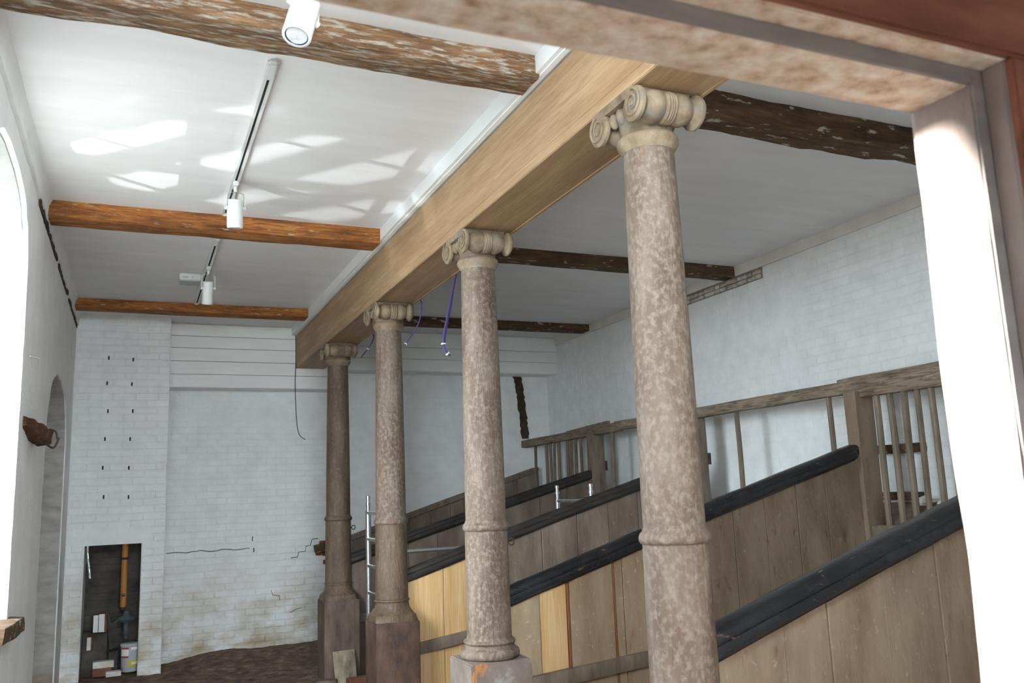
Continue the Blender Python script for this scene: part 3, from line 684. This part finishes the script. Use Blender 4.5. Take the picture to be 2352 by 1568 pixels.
for k, lb in enumerate(('largest lump of broken plaster on the manger, beside the stall post', 'second grey plaster lump on the manger behind the rack bars', 'middle grey plaster lump on the manger behind the rack bars',
                        'fourth grey plaster lump on the manger, nearer the door frame', 'plaster lump on the manger nearest the bright door jamb')):
    y = 5.0-.17*k; s_ = (.075, .05, .06, .055, .065)[k]; x = XR-.12
    b = MB(); b.lathe([(.0, -s_*.4), (s_*.7, -s_*.3), (s_, 0), (s_*.6, s_*.5), (.0, s_*.7)], (x, y, 1.37+s_*.42), 'Z', 7, False)
    tag(b.build('plaster_lump', rubble), lb, 'rubble', 'fallen plaster lumps')
for (x, y, z) in ((PX1+.185, CY[2]-.05, 1.88), (PX1+.185, CY[3]-.03, 1.90)):
    MB().box(x-.03, x+.02, y-.02, y+.02, z-.07, z+.05).build('iron_bracket', iron, hr, .004)

# ------------------------------------------------------------------ damage on the walls
rr = random.Random(12)
y = 6.78
while y < 8.05:
    l = rr.uniform(.08, .2); h = rr.uniform(.028, .042)
    for r_ in range(2):
        MB().box(XR-.012-rr.uniform(0, .018), XR+.02, y, y+l-.012, 3.665+r_*.048, 3.665+r_*.048+h).build('rubble_stone', rubble, WR, .007)
    y += l
MB().box(XR-.004, XR+.01, 6.76, 8.08, 3.655, 3.772).build('bare_mortar', brmort, WR)
rr = random.Random(14); L_, R_ = [], []
for k in range(25):
    t = k/24; z = 3.33-.94*t
    L_.append((5.245+.105*t**.6+rr.uniform(-.012, .012), z)); R_.append((5.37+.105*t**.7+rr.uniform(-.014, .014), z))
b = MB(); b.ring_loft([[(a[0], YB-.014, a[1]), (c[0], YB-.014, c[1]), (c[0], YB+.01, c[1]), (a[0], YB+.01, a[1])] for a, c in zip(L_, R_)], False)
o = b.build('wall_chase', dkgap, WB); o['label'] = 'dark ragged chase cut down the white wall'
# torn patch of red brick and iron hook on the left wall
b = rough_beam((XL-.01, 6.40, 2.178), (XL+.075, 7.12, 2.118), .08, .085, .03, 21, 30)
st = thing('broken_timber', 'broken red-brown timber stub sticking out of the wall beyond the window', 'timber', (XL, 6.4, 2.18))
b.build('stub', redstub, st)
MB().tube(bez([(-.60, 7.1, 2.17), (-.565, 7.2, 2.185), (-.535, 7.25, 2.17), (-.525, 7.25, 2.12)], 6), .008, 6).build('iron_hook', iron, st)
MB().tube(bez([(-.60, 7.2, 2.09), (-.565, 7.3, 2.06), (-.54, 7.3, 2.07), (-.515, 7.28, 2.13)], 6), .008, 6).build('iron_hook', iron, st)
b = rough_beam((XL-.02, 5.55, .93), (XL+.005, 6.34, .91), .16, .09, .012, 31, 18)
tag(b.build('sill_timber', old3), 'splintered timber at the foot of the bright window', 'timber')
MB().tube([(XL+.01, 6.5, 2.62), (XL+.05, 6.62, 2.625)], .006, 6).build('nail', white, WL)

# ------------------------------------------------------------------ track lights
TX = .60
def track(label, y0, y1):
    t = thing('light_track', label, 'light track', (TX, (y0+y1)/2, CZ), 'ceiling light tracks')
    b = MB(); h = .032; w_ = .026
    b.box(TX-w_, TX-.008, y0+.03, y1-.01, CZ-h, CZ-.001); b.box(TX+.008, TX+w_, y0+.03, y1-.01, CZ-h, CZ-.001); b.build('channel', white, t)
    MB().box(TX-.009, TX+.009, y0+.04, y1-.02, CZ-.02, CZ-.002).build('slot', whited, t)
    for e, s in ((y0, 1), (y1, -1)):
        n = .20 if s == 1 else .05
        MB().box(TX-w_-.004, TX+w_+.004, min(e, e+s*n), max(e, e+s*n), CZ-h-.006, CZ).build('end_feed' if s == 1 else 'end_cap', white, t, .016, 3)
    return t
track('nearest white ceiling track, mostly out of view above the first spotlight', 1.6, 3.62)
track('long white ceiling track in the first full ceiling bay', 4.28, 6.90)
track('shorter-looking white ceiling track in the far ceiling bay', 7.56, 10.22)
def spot(label, y, axis, drop, L_, r_, bang=0):
    """track head: adapter, stem, yoke and can pointing along axis"""
    t = thing('track_spotlight', label, 'spotlight', (TX, y, CZ-.03), 'white track spotlights')
    d = Vector(axis).normalized(); piv = Vector((TX, y, CZ-.03-drop))
    MB().box(TX-.02, TX+.02, y-.05, y+.05, CZ-.065, CZ-.03).build('track_adapter', white, t, .006, 2)
    MB().tube([(TX, y, CZ-.06), (TX, y, CZ-.10)], .012, 10).build('stem', white, t)
    side = Vector((math.cos(bang), math.sin(bang), 0)); side = (side-d*side.dot(d)).normalized()
    top = Vector((TX, y, CZ-.10))
    for s in (-1, 1):
        pts = bez([top, top+side*s*(r_+.012)*.9+Vector((0, 0, -.012)), (top+side*s*(r_+.012)).lerp(piv+side*s*(r_+.012), .4), piv+side*s*(r_+.012)], 5)
        b = MB(); rings = []
        q = d.cross(side)
        for p in pts: rings.append([tuple(p+q*.012+side*.003), tuple(p-q*.012+side*.003), tuple(p-q*.012-side*.003), tuple(p+q*.012-side*.003)])
        b.ring_loft(rings, False); b.build('yoke_arm', white, t)
        b = MB(); c0 = piv+side*s*(r_-.004); b.tube([c0, c0+side*s*.024], .014, 12); b.build('pivot_knob', white, t)
    q = d.cross(side); a0 = piv-d*L_*.30
    def lath(prof, nm, m_, n=32, cap=True):
        rings = [[tuple(a0+d*h+(side*math.cos(2*math.pi*j/n)+q*math.sin(2*math.pi*j/n))*rad) for j in range(n)] for rad, h in prof]
        return MB().ring_loft(rings, True, cap).build(nm, m_, t)
    lath([(.0, 0), (r_*.9, 0), (r_*.98, .004), (r_, .012), (r_, L_-.008), (r_*.985, L_-.002), (r_*.95, L_), (r_*.80, L_), (r_*.78, L_-.006)], 'can', white)
    lath([(r_*.80, L_-.004), (r_*.77, L_-.001), (r_*.72, L_-.006), (r_*.68, L_-.012)], 'dark_ring', ringm, cap=False)
    le = lath([(.0, L_-.005), (r_*.4, L_-.006), (r_*.70, L_-.008), (r_*.70, L_-.03)], 'lens', lensm)
    for k in range(3):
        a = 2*math.pi*k/3+.4; p = a0+d*(L_-.007)+(side*math.cos(a)+q*math.sin(a))*r_*.25
        b = MB(); b.tube([p, p+d*.004], .007, 8); o = b.build('led', white, le)
    return t
spot('nearest white spotlight, lens facing down, overlapping the whitewashed beam', 3.42, (-.26, -.28, -1), .20, .21, .062, .5)
spot('middle white spotlight hanging from the long track', 6.12, (.04, .22, -1), .19, .20, .055, .3)
spot('farthest and smallest white spotlight beside the ceiling box', 8.52, (.0, .30, -1), .21, .22, .05, .3)
eb = thing('emergency_light', 'small white box fitting on the ceiling beside the far track', 'light fitting', (.46, 9.05, CZ))
MB().box(.36, .565, 8.93, 9.16, CZ-.062, CZ).build('housing', white, eb, .006, 2)
MB().box(.37, .555, 8.95, 9.15, CZ-.07, CZ-.06).build('diffuser', tub, eb)
MB().box(.39, .44, 8.927, 8.932, CZ-.045, CZ-.030).build('label_plate', tub, eb)
MB().lathe([(.0, -.002), (.004, -.001), (.004, .003)], (.48, 8.93, CZ-.035), 'Y', 8).build('indicator', ringm, eb)

# ------------------------------------------------------------------ loose cables
def cable(label, pts, r, m_, group=None, tapes=()):
    t = thing('cable', label, 'cable', pts[0], group)
    P = bez(pts, 8); MB().tube(P, r, 6).build('wire', m_, t)
    for k in tapes:
        i = int(k*(len(P)-1)); MB().tube([P[i], P[min(i+1, len(P)-1)]], r*2.2, 6).build('tape', tape, t)
    return t
cable('thick purple cable loop hanging beside the second column', [(2.33, 6.3, 3.36), (2.313, 6.3, 3.30), (2.262, 6.3, 3.084), (2.207, 6.3, 2.836), (2.208, 6.3, 2.735), (2.255, 6.3, 2.672)], .009, purple, 'cables hanging from the beam', (.72, .9))
cable('second purple strand hanging with the thick purple cable', [(2.345, 6.34, 3.36), (2.325, 6.34, 3.30), (2.285, 6.33, 3.10), (2.225, 6.31, 2.86), (2.215, 6.31, 2.76)], .007, purple, 'cables hanging from the beam')
cable('thin dark purple cable hanging right of the third column', [(2.335, 7.3, 3.37), (2.35, 7.3, 3.30), (2.32, 7.3, 3.14), (2.22, 7.3, 2.98), (2.185, 7.3, 2.93)], .006, purple, 'cables hanging from the beam', (.9,))
cable('short purple cable hanging between the two farthest columns', [(2.335, 9.0, 3.37), (2.345, 9.0, 3.30), (2.285, 9.0, 3.19), (2.205, 9.0, 3.09)], .006, purple, 'cables hanging from the beam', (.7,))
cable('thin dark cable hanging from the end of the oak beam against the wall', [(1.93, 11.47, 3.77), (1.932, 11.47, 3.40), (1.926, 11.47, 3.10), (1.945, 11.47, 2.66), (1.98, 11.47, 2.46), (2.06, 11.47, 2.385)], .005, blackc)

# ------------------------------------------------------------------ scaffold tower
sc = thing('scaffold_tower', 'aluminium scaffold frame standing in the stall behind the third column', 'scaffold', (3.5, 9.0, FZ))
for X, top in ((2.37, 1.46), (4.68, 1.50)):
    for Y in (9.40, 8.56):
        st_ = MB().tube([(X, Y, FZ), (X, Y, top)], .031, 14).build('upright', alu, sc)
        MB().lathe([(.021, 0), (.021, .06), (.027, .062), (.027, .09), (.020, .092), (.020, .13), (.026, .132), (.026, .16), (.02, .165)], (X, Y, top), 'Z', 14).build('spigot', alu, st_)
    for z in [top-.02-.28*k for k in range(7)]:
        MB().tube([(X, 9.40, z), (X, 8.56, z)], .021, 12).build('rung', alu, sc)
MB().tube([(2.37, 8.50, 1.06), (4.68, 8.50, 1.06)], .02, 12).build('brace', alu, sc)
MB().tube([(2.46, 8.50, 1.05), (2.46, 8.50, .88)], .02, 10).build('brace_claw', alu, sc)
MB().tube([(2.37, 9.46, .25), (4.68, 9.46, .25)], .02, 12).build('brace', alu, sc)

# ------------------------------------------------------------------ doorway frame around the camera's view
df = bpy.data.objects.new('door_1', None); COL.objects.link(df); df.location = (.45, 1.03, FZ); struct(df, 'heavy old timber door frame')
def rag(a, c, y, z0, z1):
    return None
# head: inner soffit z 2.30 (y 1.0-1.13), rebate to z 2.328 (y .93-1.0)
h1 = rough_beam((DX0-.05, 1.068, 2.36), (1.46, 1.068, 2.36), .13, .12, .0035, 41, 60); h1.build('head_stop', framew, df)
MB().box(DX0-.05, 1.46, .995, 1.003, 2.301, 2.335).build('rebate_face', framei, df)
MB().box(DX0-.05, 1.46, .951, .998, 2.33, 2.42).build('head_rebate', framew, df, .004, 2)
MB().box(DX0-.2, 1.79, .935, .964, 2.334, 2.60).build('head_casing', frameo, df, .006, 2)
# jambs
for s, x in ((1, 1.374), (-1, DX0)):
    if s == 1:
        b = MB(); rings = []
        for k in range(60):
            z = FZ+(2.305-FZ)*k/59; n1 = .004*noise.noise(Vector((z*6, 1, 0)))
            ch_ = .012+.008*max(0, noise.noise(Vector((z*3, 5, 0))))+(.022 if 2.06 < z < 2.16 else 0)*0
            wv = .006*noise.noise(Vector((z*2.5, 8, 0)))
            rings.append([(x+n1, 1.0, z), (x+n1, 1.135-ch_+wv, z), (x+ch_*.7+n1, 1.138+wv, z), (x+.09, 1.138+wv, z), (x+.09, 1.0, z)])
        b.ring_loft(rings, False); b.build('jamb_stop', framej, df)
        MB().box(x+.002, x+.034, .994, 1.002, FZ, 2.31).build('rebate_face', framei, df)
        MB().box(x+.028, x+.10, .951, .996, FZ, 2.332).build('jamb_rebate', framej, df, .004, 2)
        MB().box(x+.034, x+.42, .935, .964, FZ, 2.333).build('jamb_casing', frameo, df, .006, 2)
    else:
        MB().box(x-.09, x, 1.0, 1.135, FZ, 2.305).build('jamb_stop', framej, df, .006, 2)
        MB().box(x-.12, x-.028, .905, 1.0, FZ, 2.332).build('jamb_rebate', framej, df, .004, 2)
        MB().box(x-.40, x-.034, .935, .964, FZ, 2.333).build('jamb_casing', frameo, df, .006, 2)

# ------------------------------------------------------------------ things in the fireplace opening
b = MB(); n = 16; vs_ = []
for j in range(n+1):
    for i in range(n+1):
        x = OX0+.01+(-.09-OX0-.01)*i/n; y = 11.47+(YB-.06-11.47)*j/n
        hgt = .46*min(1, (j/n/.4)**.5)*(1 if i < n*.75 else .5)+.02*noise.noise(Vector((x*14, y*14, 0)))
        vs_.append((x, y, FZ+.01+max(0, hgt)))
b.add(vs_, [(j*(n+1)+i, j*(n+1)+i+1, (j+1)*(n+1)+i+1, (j+1)*(n+1)+i) for j in range(n) for i in range(n)], False)
o = b.build('rubble_heap', hearth_shade); tag(o, 'heap of rubble coloured dark for the fireplace shade', 'rubble'); o['kind'] = 'stuff'  # heap shares the dark colour painted in for fireplace shade
op = thing('flue_pipe', 'orange-brown vertical pipe in the fireplace', 'pipe', (-.05, 11.55, .45))
MB().lathe([(.034, .44), (.036, .46), (.036, 1.5)], (-.05, 11.55, 0), 'Z', 18).build('pipe', orange, op)
MB().lathe([(.04, 0), (.045, .006), (.045, .02), (.04, .026)], (-.05, 11.55, .985), 'Z', 18).build('clip', iron, op)
MB().lathe([(.024, .41), (.028, .42), (.034, .44)], (-.05, 11.55, 0), 'Z', 14).build('spigot', iron, op)
MB().lathe([(.0, -.022), (.018, -.014), (.024, 0), (.018, .014), (.0, .022)], (-.05, 11.51, .58), 'Z', 12).build('chrome_valve', silver, op)
rg = thing('gas_regulator', 'dark grey round valve fitting above the tub in the fireplace', 'valve', (-.02, 11.5, .05))
MB().lathe([(.03, .40), (.035, .37), (.045, .35), (.09, .33), (.10, .31), (.09, .29), (.045, .27), (.03, .25), (.03, .16), (.045, .14), (.03, .12), (.018, .085)], (-.01, 11.5, 0), 'Z', 20).build('body', greym, rg)
MB().tube(bez([(-.09, 11.5, .31), (-.17, 11.5, .26), (-.2, 11.5, .36), (-.22, 11.52, .40)], 6), .012, 8).build('hose', greym, rg)
fd = bez([(-.455, 11.42, 1.3), (-.45, 11.42, 1.12), (-.435, 11.42, .98), (-.41, 11.42, .80)], 10)
tag(MB().tube(fd, [.016 if k % 2 else .021 for k in range(len(fd))], 10).build('foil_duct', silver), 'crinkled silver foil duct hanging in the fireplace', 'duct')
tb = thing('plastic_tub', 'grey tub with red and yellow labels on the fireplace floor', 'tub', (.045, 11.45, FZ))
MB().lathe([(.088, .02), (.095, .03), (.102, .30), (.108, .305), (.108, .33), (.10, .335), (.0, .335)], (.045, 11.45, FZ+.005), 'Z', 28).build('tub_body', tub, tb)
def wrap(z0, z1, a0, a1, nm, m_, r_=.1035):
    b = MB(); n = 10; vs = []
    for zz_ in (z0, z1):
        for k in range(n+1):
            a = math.radians(a0+(a1-a0)*k/n); vs.append((.045+r_*math.cos(a), 11.45+r_*math.sin(a), zz_))
    b.add(vs, [(k, k+1, n+2+k, n+1+k) for k in range(n)], True); b.build(nm, m_, tb)
wrap(-.02, .0, 205, 262, 'red_label', lred); wrap(-.115, -.095, 205, 262, 'red_label', lred); wrap(-.094, -.021, 205, 262, 'white_label', tape)
wrap(-.03, .0, 275, 330, 'white_label', tape); wrap(-.215, -.145, 258, 330, 'yellow_label', lyel); wrap(-.19, -.165, 280, 325, 'white_label', tape, .1045)
def lbrick(label, x, y, z, l, d, h, rz, m_, tip=None):
    t = thing('loose_brick', label, 'brick', (x, y, z), 'loose bricks in the fireplace')
    b = MB().box(x-l/2, x+l/2, y-d/2, y+d/2, z, z+h).build('brick_body', m_, t, .005)
    if tip: MB().box(x-l/2-.001+tip[0], x-l/2+tip[0]+tip[1], y-d/2-.002, y-d/2+.01, z+.004, z+h-.004).build('limewashed_end', brickw, t)
    t.rotation_euler = (0, 0, rz)
    return t
lbrick('upright brick with white face, left of the stacked pair in the fireplace', -.335, 11.62, .17, .055, .1, .20, .0, redbrick, (.002, .05))
lbrick('upright brick with white face and orange edge in the fireplace', -.262, 11.61, .17, .085, .1, .21, .0, redbrick, (.002, .06))
lbrick('small upright brick low on the left of the fireplace', -.385, 11.52, -.01, .06, .1, .15, .0, redbrick, (.0, .04))
lbrick('flat white-faced brick on the rubble at the front of the fireplace', -.235, 11.40, -.20, .22, .11, .075, .05, brickw)
lbrick('dark brick under the white-faced brick in the fireplace', -.24, 11.41, -.29, .2, .11, .088, -.1, redbrick)
lbrick('flat white brick lying on the floor beside the tub', -.125, 11.285, -.285, .16, .10, .055, .1, brickw)
for k, (x, y, l, a, lb) in enumerate([(2.22, 9.25, .24, .1, 'reddish loose brick at the right foot of the farthest column'), (1.90, 9.30, .2, -.4, 'dull loose brick at the left foot of the farthest column')]):
    t = thing('loose_brick', lb, 'brick', (x, y, FZ), 'loose bricks by the farthest column')
    MB().box(x-l/2, x+l/2, y-.06, y+.06, FZ-.01, FZ+.08).build('brick_body', redbrick if k != 1 else plin3, t, .008); t.rotation_euler = (0, 0, a)
